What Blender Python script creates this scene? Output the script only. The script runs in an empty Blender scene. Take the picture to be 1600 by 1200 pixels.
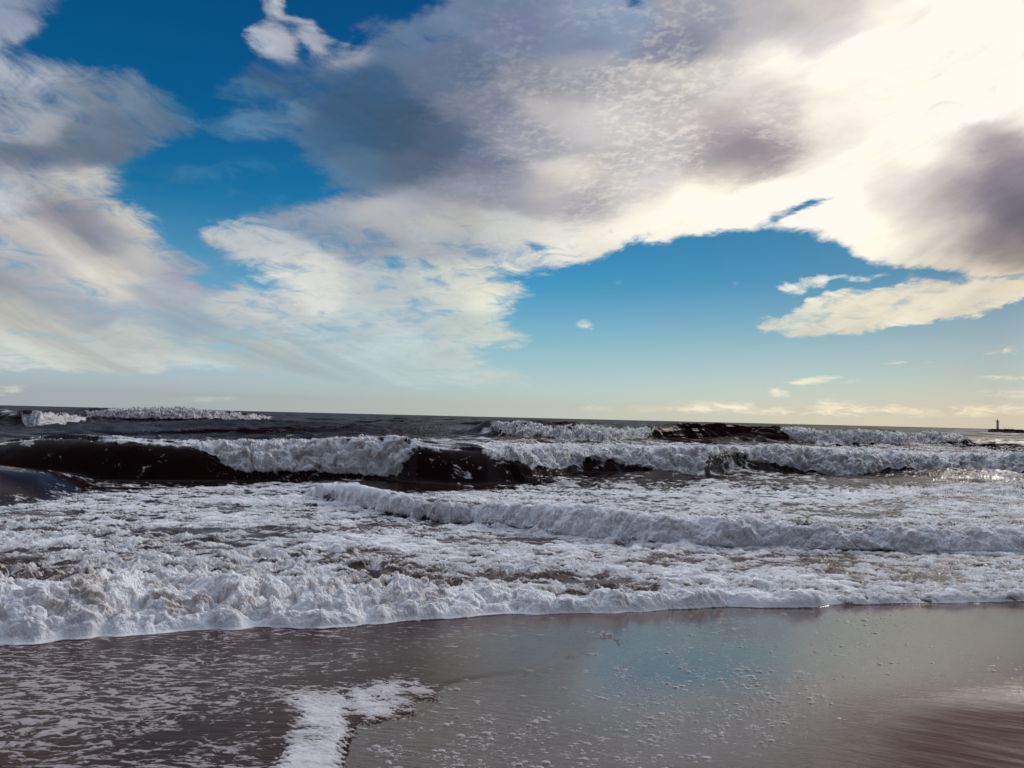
import bpy, math, random
import numpy as np
from mathutils import Matrix, Vector

R = math.radians
S = bpy.context.scene
COL = S.collection
rng = np.random.default_rng(7)
random.seed(7)

# ------------------------------------------------------------------ camera
EYE = 2.1                        # metres above still water
FPX = 1209.0                     # focal length in photo pixels (1600 wide)
PITCH, ROLL = R(2.463), R(1.36)
cam_d = bpy.data.cameras.new("camera")
cam_d.sensor_width = 36.0
cam_d.lens = FPX / 1600 * 36.0
cam_d.clip_start = 0.05
cam_d.clip_end = 60000
cam = bpy.data.objects.new("camera", cam_d)
COL.objects.link(cam)
cam.matrix_world = (Matrix.Translation((0, 0, EYE)) @ Matrix.Rotation(R(90) + PITCH, 4, 'X')
                    @ Matrix.Rotation(ROLL, 4, 'Z'))
S.camera = cam
CR = np.array(cam.matrix_world.to_3x3())


def ray(px, py):
    """photo pixel -> world direction"""
    v = np.stack([(np.asarray(px, float) - 800) / FPX, -(np.asarray(py, float) - 600) / FPX,
                  -np.ones(np.shape(px))], -1)
    return v @ CR.T


def to_px(x, y, z):
    """world offset from the eye -> photo pixel"""
    d = np.stack([x, y, z], -1) @ CR
    w = np.maximum(-d[..., 2], 1e-4)
    return 800 + FPX * d[..., 0] / w, 600 - FPX * d[..., 1] / w


S.view_settings.view_transform = 'Standard'
S.view_settings.look = 'None'
S.view_settings.exposure = 0.0
S.view_settings.gamma = 1.0
S.render.engine = 'CYCLES'
S.cycles.use_denoising = True
S.cycles.use_adaptive_sampling = True
S.cycles.adaptive_threshold = 0.025
S.cycles.adaptive_min_samples = 20
S.cycles.max_bounces = 5
S.cycles.diffuse_bounces = 3
S.cycles.glossy_bounces = 3
S.cycles.transmission_bounces = 2

# ------------------------------------------------------------------ light
SUN_AZ, SUN_EL = R(44), R(27)
sun_d = bpy.data.lights.new("sun", 'SUN')
sun_d.energy = 1.5
sun_d.angle = R(14)
sun_d.color = (1.0, 0.93, 0.82)
sun = bpy.data.objects.new("sun", sun_d)
COL.objects.link(sun)
sdir = Vector((math.sin(SUN_AZ) * math.cos(SUN_EL), math.cos(SUN_AZ) * math.cos(SUN_EL), math.sin(SUN_EL)))
sun.rotation_euler = sdir.to_track_quat('Z', 'Y').to_euler()
sun.location = (300, 300, 200)


def lin(c):
    c = np.asarray(c, float) / 255.0
    return np.where(c <= 0.04045, c / 12.92, ((c + 0.055) / 1.055) ** 2.4)


def in_poly(X, Y, poly):
    inside = np.zeros(X.shape, bool)
    n = len(poly)
    for i in range(n):
        x1, y1 = poly[i]
        x2, y2 = poly[(i + 1) % n]
        if y1 == y2:
            continue
        c = ((y1 > Y) != (y2 > Y)) & (X < (x2 - x1) * (Y - y1) / (y2 - y1) + x1)
        inside ^= c
    return inside


def blur(a, sx, sy=None):
    sy = sx if sy is None else sy
    for ax, s in ((1, sx), (0, sy)):
        if s <= 0:
            continue
        r = max(1, int(3 * s))
        k = np.exp(-0.5 * (np.arange(-r, r + 1) / s) ** 2)
        k /= k.sum()
        pad = [(0, 0), (0, 0)]
        pad[ax] = (r, r)
        p = np.pad(a, pad, mode='edge')
        out = np.zeros_like(a)
        for j, w in enumerate(k):
            sl = [slice(None), slice(None)]
            sl[ax] = slice(j, j + a.shape[ax])
            out += w * p[tuple(sl)]
        a = out
    return a


class Canvas:
    """a soft map over a range of view directions, filled with polygons"""
    def __init__(s, x0, y0, x1, y1, step, base=0.0):
        s.x0, s.y0, s.st = x0, y0, step
        s.nx, s.ny = int((x1 - x0) / step), int((y1 - y0) / step)
        s.X, s.Y = np.meshgrid(x0 + (np.arange(s.nx) + .5) * step, y0 + (np.arange(s.ny) + .5) * step)
        s.a = np.full((s.ny, s.nx), float(base))

    def poly(s, pts, val, soft=0.0, softy=None):
        m = in_poly(s.X, s.Y, pts).astype(float)
        if soft:
            m = blur(m, soft / s.st, (soft if softy is None else softy) / s.st)
        s.a = s.a * (1 - m) + val * m

    def spot(s, x, y, rx, ry, val, rot=0.0):
        c, n = math.cos(R(rot)), math.sin(R(rot))
        dx, dy = s.X - x, s.Y - y
        u, v = (dx * c + dy * n) / rx, (-dx * n + dy * c) / ry
        m = np.exp(-(u * u + v * v))
        s.a = s.a * (1 - m) + val * m

    def get(s, px, py):
        gx = np.clip((px - s.x0) / s.st - .5, 0, s.nx - 1.001)
        gy = np.clip((py - s.y0) / s.st - .5, 0, s.ny - 1.001)
        ix, iy = gx.astype(int), gy.astype(int)
        fx, fy = gx - ix, gy - iy
        a = s.a
        return ((a[iy, ix] * (1 - fx) + a[iy, ix + 1] * fx) * (1 - fy)
                + (a[iy + 1, ix] * (1 - fx) + a[iy + 1, ix + 1] * fx) * fy)


# ------------------------------------------------------------------ node helpers
class NT:
    def __init__(s, tree):
        s.t = tree
        s.n = tree.nodes
        s.l = tree.links

    def node(s, kind, **kw):
        n = s.n.new(kind)
        for k, v in kw.items():
            setattr(n, k, v)
        return n

    def put(s, sock, v):
        if v is None:
            return
        if isinstance(v, bpy.types.NodeSocket):
            s.l.new(v, sock)
        else:
            sock.default_value = v

    def m(s, op, a, b=None, c=None, clamp=False):
        n = s.node('ShaderNodeMath', operation=op, use_clamp=clamp)
        for i, v in enumerate((a, b, c)):
            s.put(n.inputs[i], v)
        return n.outputs[0]

    def v(s, op, a, b=None, c=None, scale=None):
        n = s.node('ShaderNodeVectorMath', operation=op)
        for i, v in enumerate((a, b, c)):
            s.put(n.inputs[i], v)
        if scale is not None:
            s.put(n.inputs['Scale'], scale)
        return n.outputs['Value'] if op in ('DOT_PRODUCT', 'LENGTH', 'DISTANCE') else n.outputs['Vector']

    def xyz(s, x=0.0, y=0.0, z=0.0):
        n = s.node('ShaderNodeCombineXYZ')
        for i, v in enumerate((x, y, z)):
            s.put(n.inputs[i], v)
        return n.outputs[0]

    def sep(s, v):
        n = s.node('ShaderNodeSeparateXYZ')
        s.l.new(v, n.inputs[0])
        return n.outputs

    def noise(s, vec, scale, detail=4.0, rough=0.5, dist=0.0, col=False, ridged=False, lac=2.0):
        n = s.node('ShaderNodeTexNoise')
        s.put(n.inputs['Vector'], vec)
        s.put(n.inputs['Scale'], scale)
        s.put(n.inputs['Detail'], detail)
        s.put(n.inputs['Roughness'], rough)
        s.put(n.inputs['Lacunarity'], lac)
        s.put(n.inputs['Distortion'], dist)
        return n.outputs['Color' if col else 'Fac']

    def voro(s, vec, scale, feature='F1', out='Distance', smooth=None):
        n = s.node('ShaderNodeTexVoronoi', feature=feature)
        s.put(n.inputs['Vector'], vec)
        s.put(n.inputs['Scale'], scale)
        if smooth is not None:
            s.put(n.inputs['Smoothness'], smooth)
        return n.outputs[out]

    def ss(s, v, a, b, lo=0.0, hi=1.0, kind='SMOOTHSTEP'):
        n = s.node('ShaderNodeMapRange', interpolation_type=kind, clamp=True)
        s.put(n.inputs[0], v)
        for i, q in enumerate((a, b, lo, hi)):
            s.put(n.inputs[1 + i], q)
        return n.outputs[0]

    def mix(s, f, a, b, blend='MIX'):
        n = s.node('ShaderNodeMix', data_type='RGBA', blend_type=blend)
        s.put(n.inputs[0], f)
        for sock, q in ((n.inputs[6], a), (n.inputs[7], b)):
            if isinstance(q, (tuple, list)) and len(q) == 3:
                q = (*q, 1.0)
            s.put(sock, q)
        return n.outputs[2]

    def mixf(s, f, a, b):
        n = s.node('ShaderNodeMix', data_type='FLOAT')
        s.put(n.inputs[0], f)
        s.put(n.inputs[2], a)
        s.put(n.inputs[3], b)
        return n.outputs[0]

    def ramp(s, f, stops, interp='LINEAR'):
        n = s.node('ShaderNodeValToRGB')
        n.color_ramp.interpolation = interp
        e = n.color_ramp.elements
        while len(e) < len(stops):
            e.new(0.5)
        for i, (p, c) in enumerate(stops):
            e[i].position = p
        for i, (p, c) in enumerate(stops):
            e[i].color = (*c, 1.0) if len(c) == 3 else c
        s.put(n.inputs[0], f)
        return n


# ------------------------------------------------------------------ sky
world = bpy.data.worlds.new("World")
S.world = world
world.use_nodes = True
world.cycles.sampling_method = 'NONE'


def build_sky():
    n = NT(world.node_tree)
    bg = n.n['Background']
    # where the cloud deck is (1) and where it opens (0), over view directions
    D = Canvas(-300, -200, 1900, 680, 5, 0.92)
    D.spot(600, 190, 150, 110, 1.25)
    D.poly([(640, -300), (660, 120), (600, 250), (740, 340), (900, 370), (1200, 460), (1900, 460), (1900, -300)], 1.3, 60)
    D.poly([(-400, 480), (200, 470), (480, 430), (800, 520), (860, 640), (-400, 640)], 0.86, 40)
    D.poly([(330, 330), (700, 390), (900, 400), (840, 460), (600, 440), (400, 400)], 0.82, 25)
    D.spot(450, 240, 40, 50, 0.8)
    D.spot(420, 150, 90, 30, 0.66)
    D.spot(90, 130, 140, 60, 0.75)
    D.poly([(82, -200), (720, -200), (700, 0), (640, 28), (590, 50), (530, 92), (470, 105), (410, 112), (396, 135),
            (300, 158), (235, 130), (160, 100), (80, 96), (-10, 96), (0, 75), (40, 60), (75, 35)], 0.0, 17, 12)
    D.poly([(395, -30), (440, -10), (445, 28), (490, 38), (524, 70), (495, 82), (470, 62), (452, 60), (468, 90), (440, 95),
            (405, 78), (384, 50), (410, 38)], 0.85, 5)
    D.spot(455, 50, 14, 8, 0.3, 20)
    D.spot(530, 72, 25, 5, 0.5, 10)
    D.poly([(190, 262), (235, 225), (280, 192), (330, 190), (400, 195), (465, 205), (490, 245), (535, 292), (480, 310),
            (390, 330), (335, 362), (350, 395), (400, 412), (450, 457), (420, 452), (340, 435), (262, 400), (245, 352),
            (200, 322), (145, 290)], 0.0, 20, 13)
    D.spot(320, 165, 60, 16, 0.25, -10)
    D.spot(620, 60, 60, 30, 0.62)
    D.spot(350, 262, 150, 26, 0.27, -8)
    D.spot(400, 300, 90, 14, 0.22, 5)
    D.poly([(752, 448), (800, 437), (850, 424), (940, 402), (985, 382), (1060, 372), (1100, 364), (1200, 360), (1275, 365),
            (1332, 385), (1342, 402), (1420, 426), (1600, 433), (2000, 430), (2000, 700), (-400, 700), (-400, 590), (0, 578),
            (200, 580), (360, 574), (470, 590), (600, 602), (720, 610), (850, 612), (800, 580), (735, 555), (820, 548),
            (832, 532), (800, 505), (775, 488), (845, 448)], 0.0, 14, 8)
    D.poly([(1170, 507), (1232, 488), (1270, 474), (1262, 466), (1300, 461), (1400, 456), (1440, 444), (1520, 431),
            (1650, 432), (2000, 420), (2000, 440), (1640, 472), (1500, 492), (1400, 505), (1335, 521), (1250, 524), (1190, 520)], 1.0, 3)
    D.poly([(1210, 451), (1250, 437), (1285, 431), (1340, 440), (1398, 428), (1405, 436), (1370, 449), (1300, 446),
            (1250, 455)], 0.9, 3)
    D.spot(1440, 438, 70, 7, 0.25)
    D.spot(975, 0, 42, 12, 0.1, 15)
    D.spot(1470, 431, 60, 6, 0.0, 2)
    D.spot(1590, 429, 60, 5, 0.1)
    D.spot(1265, 322, 62, 7, 0.22, -22)
    D.spot(1215, 345, 16, 8, 0.3)
    D.spot(65, 522, 75, 5, 0.15, 8)
    D.spot(330, 542, 60, 5, 0.3, 3)
    D.spot(525, 510, 50, 6, 0.25)
    D.spot(320, 440, 34, 5, 0.1, 4)
    D.spot(450, 420, 35, 7, 0.35, 15)
    D.spot(785, 550, 60, 6, 0.15)
    D.spot(620, 410, 60, 9, 0.42, 5)
    D.spot(850, 392, 22, 10, 0.35)
    D.spot(455, 130, 70, 30, 0.7)
    D.spot(922, 508, 17, 4.5, 0.8)
    D.spot(1157, 448, 12, 4, 0.22)
    D.spot(963, 443, 10, 3, 0.2)
    D.spot(1282, 595, 42, 5, 0.75)
    D.spot(1217, 615, 16, 6, 0.6, 12)
    D.spot(1575, 547, 55, 7, 0.6)
    D.spot(1580, 592, 60, 5, 0.55)
    D.spot(1590, 616, 70, 6, 0.5)
    D.spot(1430, 567, 60, 4, 0.35)
    D.spot(20, 610, 30, 8, 0.5)
    D.spot(330, 624, 60, 4, 0.42)
    for x, y, rx, ry in ((940, 640, 30, 5), (1010, 640, 35, 7), (1085, 636, 40, 8), (1150, 638, 50, 8), (1215, 642, 40, 6),
                         (1300, 636, 36, 11), (1345, 641, 40, 8), (1400, 638, 30, 9), (1430, 645, 30, 7), (1510, 642, 40, 8),
                         (1580, 640, 50, 8)):
        D.spot(x, y, rx, ry, 0.62)
    # colour of the cloud itself, at scattered directions: x, y, r, g, b, brightness
    C = """30 30 140 150 172|60 60 150 158 172|20 110 172 176 186|50 190 178 180 188|100 150 135 145 160|200 150 118 138 160
150 205 112 126 146|60 250 116 126 146|230 190 102 124 150|-60 120 150 150 165|-60 260 130 135 150|30 290 190 190 192|100 292 205 200 195|200 318 205 198 190|225 348 226 216 200
100 330 155 150 160|180 372 142 142 157|50 370 190 184 180|100 402 194 188 184|230 402 187 183 182|150 440 212 204 194
60 420 172 172 177|300 430 160 160 172|250 472 176 181 189|100 480 166 173 183|60 500 205 200 192|300 500 166 178 188
400 480 194 194 193|200 542 198 200 195|350 542 192 199 197|450 430 216 212 204|430 384 196 196 196|30 540 205 205 198
-60 400 180 176 180|-60 540 190 190 185|440 40 190 192 202|450 30 205 205 212|490 60 175 178 190|430 180 108 138 165|480 120 74 106 140|560 150 68 98 130|620 200 70 94 120|560 205 64 98 130|500 210 78 112 145
700 100 100 114 140|700 220 84 100 126|650 270 95 110 134|550 262 88 118 145|640 60 96 118 146|720 20 110 128 155|800 60 118 128 155|780 180 120 126 146|850 130 140 142 156
760 260 116 122 145|500 330 160 165 176|600 342 184 182 182|700 340 198 194 188|560 370 150 160 172|700 380 176 179 183
480 350 134 150 170|600 440 190 196 197|700 440 216 216 206|765 450 234 228 212|650 500 190 200 200|750 520 200 208 200
550 540 184 196 196|700 585 186 198 195|800 590 192 200 195|480 440 212 210 204|850 230 166 166 176|870 170 186 182 184|820 215 150 150 162
900 120 170 170 180|900 60 128 140 166|960 45 140 155 182|1060 60 138 140 160|1100 30 156 156 170|1200 30 186 180 184
1300 20 215 207 202|1400 20 240 231 220|1500 30 255 249 238|1550 150 255 251 243|1000 150 190 185 190|950 190 214 210 210
1000 250 200 195 198|1100 120 226 220 214|1200 100 246 238 228|1150 180 200 190 192|1300 180 250 243 230|1400 150 254 248 236
1150 222 146 138 148|1200 232 150 142 149|1110 240 162 155 162|1250 238 188 178 178|1185 255 158 150 155|1120 275 200 190 185|1040 220 190 184 190|1300 230 232 222 214
880 280 230 222 214|850 304 182 178 182|910 314 166 161 170|960 312 184 180 182|800 300 148 148 163|1000 330 242 234 222
1100 310 252 244 230|900 370 236 230 220|800 370 214 211 207|1000 352 252 244 230|1200 300 252 244 230|1300 300 254 246 232
1250 342 248 240 228|1430 282 215 206 202|1450 330 205 196 192|1380 370 250 241 226|1350 340 252 243 230|1450 400 236 226 210
1400 230 246 238 226|1560 330 118 112 124|1540 302 118 112 125|1505 320 140 132 140|1500 380 150 140 144|1470 300 205 196 192|1590 252 136 128 138|1590 400 152 142 142|1525 372 136 128 137
1570 225 165 155 160|1500 240 205 195 192|1490 280 185 174 175|1500 420 225 214 200|1530 470 238 228 208|1400 482 242 232 212|1300 490 234 227 210
1250 512 216 216 206|1270 442 240 234 220|1590 432 242 230 206|1590 190 246 238 228|1650 350 120 112 124|922 508 235 230 215
1282 595 250 240 215|1100 636 240 228 202|1340 636 240 226 198|1560 640 250 236 202|330 624 190 190 190|1000 645 215 212 195|1580 547 240 228 204
1500 -60 255 250 240|1200 -80 205 200 205|800 -80 130 140 165|1700 120 255 252 245|1700 -60 255 250 240|500 -100 110 130 160|50 -100 130 140 165|1620 280 130 122 134|1080 180 208 200 202|1060 215 216 207 206|1290 200 242 232 222|1300 262 248 240 228|1040 150 208 202 204|1120 198 172 162 168|1230 190 202 192 192|1350 100 252 244 234|1450 60 252 246 236|1250 60 206 199 200|1160 70 184 180 186|1000 290 214 207 206|1380 300 226 218 210|1340 250 250 242 230|1420 200 252 245 234|1470 360 226 215 205|1180 160 232 224 218|900 200 196 192 196|720 300 150 150 165|650 320 165 165 176|290 268 62 122 160|370 268 66 128 166|440 290 60 120 160|400 170 90 135 168|1440 245 246 238 226|1420 335 236 227 216|1462 382 232 222 210|1478 330 190 180 178|1400 270 228 220 212|320 170 80 128 162"""
    pts = np.array([[float(q) for q in w.split()] for w in C.replace("\n", "|").split("|")])
    cl = lin(pts[:, 2:5])
    lum = cl.mean(1)
    hot = np.clip((lum - 0.76) / 0.14, 0, 1.3)[:, None]
    cl = cl * (0.97 + 0.10 * hot ** 1.5)
    cl = cl * np.where(pts[:, :1] < 850, [0.965, 1.01, 1.03], [1.0, 1.02, 1.005])     # sunlit parts clip in the photo

    NA, NR = 361, 141
    A0, A1, E1 = -0.70, 0.70, 0.56
    EP = 0.75
    az = np.linspace(A0, A1, NA)
    el = E1 * np.linspace(0, 1, NR) ** (1 / EP)
    AZ, EL = np.meshgrid(az, el)
    PX, PY = to_px(np.sin(AZ) * np.cos(EL), np.cos(AZ) * np.cos(EL), np.sin(EL))
    dens = D.get(PX, PY)
    w = np.exp(-((PX[..., None] - pts[:, 0]) ** 2 / 2 + (PY[..., None] - pts[:, 1]) ** 2 * 1.6) / (2 * 21.0 ** 2)) + 1e-9 / (
        1 + ((PX[..., None] - pts[:, 0]) ** 2 + 2 * (PY[..., None] - pts[:, 1]) ** 2) / 1e4) ** 3
    colr = (w[..., None] * cl).sum(2) / w.sum(2)[..., None]

    tc = n.node('ShaderNodeTexCoord').outputs['Generated']
    d = n.v('NORMALIZE', tc)
    X, Y, Z = n.sep(d)
    azn = n.m('ARCTAN2', X, Y)
    eln = n.m('ARCSINE', Z)
    zc = n.m('ADD', n.m('MAXIMUM', Z, 0.0), 0.22)
    P = n.xyz(n.m('DIVIDE', X, zc), n.m('DIVIDE', Y, zc), 0.0)
    P = n.v('ADD', P, (3.1, 7.7, 0.4))
    # wind streaks: bands that rise away from the middle of the view on both sides, as lines of high cloud do overhead
    acr = n.m('SUBTRACT', eln, n.m('MULTIPLY', n.m('MULTIPLY', azn, azn), 0.42))
    Pst = n.xyz(n.m('MULTIPLY', azn, 1.15), n.m('MULTIPLY', acr, n.ss(eln, 0.0, 0.3, 5.2, 3.4)), 0.7)
    w1 = n.noise(P, 3.2, 7, 0.58, 0.3, col=True)
    w2 = n.noise(Pst, 8.0, 6, 0.62, 0.6, col=True)
    ws = n.v('ADD', n.v('SUBTRACT', w1, (.5, .5, .5)), n.v('SCALE', n.v('SUBTRACT', w2, (.5, .5, .5)), scale=0.55))
    wx, wy, _ = n.sep(ws)
    u = n.m('ADD', azn, n.m('MULTIPLY', wx, 0.06))
    v = n.m('ADD', eln, n.m('MULTIPLY', wy, n.ss(eln, 0.0, 0.25, 0.008, 0.042)))
    u = n.m('DIVIDE', n.m('SUBTRACT', u, A0), A1 - A0)
    v = n.m('POWER', n.m('MAXIMUM', n.m('DIVIDE', v, E1), 0.0), EP)
    v = n.m('MINIMUM', n.m('MAXIMUM', v, 0.005), 0.995)
    u = n.m('MINIMUM', n.m('MAXIMUM', u, 0.005), 0.995)
    hh = n.m('MULTIPLY_ADD', u, 2 * math.pi, -math.pi)
    vv = n.m('MULTIPLY', v, math.pi)
    sv = n.m('SINE', vv)
    vec = n.xyz(n.m('MULTIPLY', sv, n.m('SINE', hh)), n.m('MULTIPLY', sv, n.m('COSINE', hh)),
                n.m('MULTIPLY', n.m('COSINE', vv), -1.0))

    def rows(a):
        return "\n".join(" ".join("%.5g" % q for q in a[i:i + 12]) for i in range(0, len(a), 12)) + "\n"

    def table(nm, T):
        t = bpy.data.texts.new(nm)
        t.write("IESNA:LM-63-2002\nTILT=NONE\n1 -1 1 %d %d 1 2 0 0 0\n1 1 0\n" % (NR, NA)
                + rows(np.linspace(0, 180, NR)) + rows(np.linspace(0, 360, NA))
                + "".join(rows(np.maximum(r, 0) * 100 + .01) for r in T.T))
        q = n.node('ShaderNodeTexIES', mode='INTERNAL')
        q.ies = t
        n.put(q.inputs['Vector'], vec)
        q.inputs['Strength'].default_value = 1 / 7.05
        return q.outputs[0]

    cloud = n.xyz(*[table("cloud_" + "rgb"[q], colr[..., q]) for q in range(3)])
    acc_a = table("cloud_cover", dens)
    # wisps and lumps
    nA = n.noise(Pst, 3.6, 11, 0.64, 0.8)
    nB = n.noise(P, 9.0, 10, 0.66, 0.8)
    ns = n.m('ADD', n.m('MULTIPLY', n.m('SUBTRACT', nA, .5), 1.9), n.m('MULTIPLY', n.m('SUBTRACT', nB, .5), 2.0))
    dd = n.m('ADD', acc_a, n.m('MULTIPLY', ns, n.ss(acc_a, 0.0, 0.3)))
    cover = n.ss(dd, 0.08, 1.0)
    # small lit billows in the bright part of the deck
    g = n.m('MULTIPLY', n.m('MULTIPLY', n.m('SUBTRACT', azn, 0.20), 5.2), n.m('MULTIPLY', n.m('SUBTRACT', azn, 0.20), 5.2))
    q = n.m('MULTIPLY', n.m('SUBTRACT', eln, 0.36), 7.0)
    gran = n.m('POWER', 2.718, n.m('MULTIPLY', n.m('ADD', g, n.m('MULTIPLY', q, q)), -1.0))
    Pg = n.v('ADD', n.v('MULTIPLY', P, (1.0, 1.0, 1.0)), n.v('SCALE', n.v('SUBTRACT', w2, (.5, .5, .5)), scale=0.05))
    nG = n.noise(Pg, 42.0, 5, 0.60, 0.1)
    nG2 = n.noise(n.v('ADD', Pg, (0.005, 0.008, 0)), 42.0, 5, 0.60, 0.1)
    nS = n.noise(n.v('ADD', Pst, (5, 2, 0)), 3.0, 10, 0.58, 0.7)
    patch = n.ss(n.noise(P, 5.5, 5, 0.6), 0.40, 0.56)
    gran = n.m('MULTIPLY', gran, patch)
    fan = n.ss(n.m('ABSOLUTE', azn), 0.03, 0.35, 0.75, 1.15)
    tex = n.m('MULTIPLY', n.m('MULTIPLY', n.m('SUBTRACT', nS, .5), 1.0), fan)
    tex = n.m('ADD', tex, n.m('MULTIPLY', n.m('SUBTRACT', nB, .5), 0.22))
    curd = n.m('ADD', n.ss(nG, 0.40, 0.72), n.m('MULTIPLY', n.m('SUBTRACT', nG, nG2), 1.6), clamp=True)
    tex = n.m('MAXIMUM', n.m('ADD', 1.0, tex), 0.3)
    cloud = n.v('SCALE', cloud, scale=tex)
    cloud = n.mix(n.m('MULTIPLY', n.m('MULTIPLY', curd, gran), 0.40), cloud, (1.02, 0.94, 0.84))
    cloud = n.v('MINIMUM', cloud, (1.03, 0.965, 0.875))
    # clear air: the Nishita sky, graded to this day's air
    sk = n.node('ShaderNodeTexSky', sky_type='NISHITA', sun_disc=False, sun_elevation=SUN_EL, sun_rotation=SUN_AZ)
    n.put(sk.inputs['Vector'], n.v('NORMALIZE', n.xyz(X, Y, n.m('MAXIMUM', Z, 0.018))))
    sk.sun_intensity = 1.0
    nish = n.v('SCALE', sk.outputs[0], scale=0.1)
    els = [1, 5, 10, 15, 20, 28]
    raw = {-32: [(0.461, 0.43, 0.291), (0.41, 0.5, 0.488), (0.285, 0.395, 0.5), (0.219, 0.318, 0.449), (0.18, 0.268, 0.4), (0.141, 0.213, 0.338)],
           0: [(1.031, 0.859, 0.531), (0.805, 0.871, 0.781), (0.566, 0.684, 0.781), (0.445, 0.559, 0.703), (0.375, 0.473, 0.625), (0.293, 0.375, 0.523)],
           32: [(3.2, 2.31, 1.19), (2.48, 2.14, 1.56), (2.19, 1.98, 1.67), (2.27, 2.02, 1.73), (2.31, 2.03, 1.75), (1.71, 1.52, 1.37)]}
    want = {-32: [(172, 181, 184), (152, 188, 200), (92, 154, 188), (24, 110, 158), (10, 92, 142), (6, 76, 124)],
            0: [(208, 214, 202), (156, 199, 210), (72, 157, 198), (42, 130, 180), (22, 100, 155), (12, 80, 136)],
            32: [(236, 225, 200), (192, 207, 203), (122, 164, 190), (100, 150, 185), (90, 140, 180), (80, 130, 175)]}
    rs = []
    for a in (-32, 0, 32):
        st = [(R(e) / 0.5, tuple(float(q) for q in lin(w_) / np.array(r_) * 0.2)) for e, r_, w_ in zip(els, raw[a], want[a])]
        rs.append(n.ramp(n.m('DIVIDE', eln, 0.5), st).outputs[0])
    t = n.m('ABSOLUTE', azn)
    tf = n.ss(azn, 0.0, R(32), kind='LINEAR')
    tl = n.ss(azn, 0.0, -R(32), kind='LINEAR')
    tint = n.mix(tl, n.mix(tf, rs[1], rs[2]), rs[0])
    air = n.v('MULTIPLY', n.v('SCALE', nish, scale=5.0), tint)
    out = n.mix(cover, air, cloud)
    # unmapped sky, invented: bright overhead to light foam, dim behind to shade wave fronts
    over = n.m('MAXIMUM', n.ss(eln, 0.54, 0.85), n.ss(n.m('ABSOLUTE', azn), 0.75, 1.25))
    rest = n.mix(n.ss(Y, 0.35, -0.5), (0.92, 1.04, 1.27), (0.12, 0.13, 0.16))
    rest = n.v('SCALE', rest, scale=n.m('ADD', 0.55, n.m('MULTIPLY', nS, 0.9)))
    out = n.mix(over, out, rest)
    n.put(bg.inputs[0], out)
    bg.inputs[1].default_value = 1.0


build_sky()

# ------------------------------------------------------------------ the lie of the beach
SLOPE, SY = 0.086, 8.5


def tilt(x):
    """the foreshore is flatter toward the right, where the water drains away"""
    q = np.clip((np.asarray(x, float) - 1.3) / 2.6, 0, 1)
    return SLOPE - 0.036 * q * q * (3 - 2 * q)


def sand_z(y, x=0.0):
    """foreshore of three to five degrees running down under the sea and levelling out"""
    y = np.asarray(y, float)
    s = tilt(x)
    return np.where(y < 12, s * (SY - y), s * (SY - 12) - 17.0 * s * (1 - np.exp(-(y - 12) / 17.0)))


def slope_of(pts):
    """photo points of a line -> (X/Y, dZ/dY) of their view rays"""
    p = np.array(pts, float)
    r = ray(p[:, 0], p[:, 1])
    return r[:, 0] / r[:, 1], r[:, 2] / r[:, 1]


def lay(pts, shore=False):
    """line in the photo -> X/Y and distance Y where it meets still water or the foreshore"""
    t, k = slope_of(pts)
    y = -EYE / k
    if shore:
        for _ in range(12):
            sl = tilt(t * y)
            y = (EYE - sl * SY) / -(k + sl)
    return t, y


A_BASE = [(-300, 1030), (0, 1010), (60, 1008), (130, 1000), (200, 992), (300, 985), (400, 982), (500, 985), (600, 976), (700, 965),
          (800, 962), (900, 960), (960, 958), (1050, 953), (1150, 950), (1268, 950), (1296, 945), (1400, 944), (1500, 943),
          (1600, 941), (1900, 936)]
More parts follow.
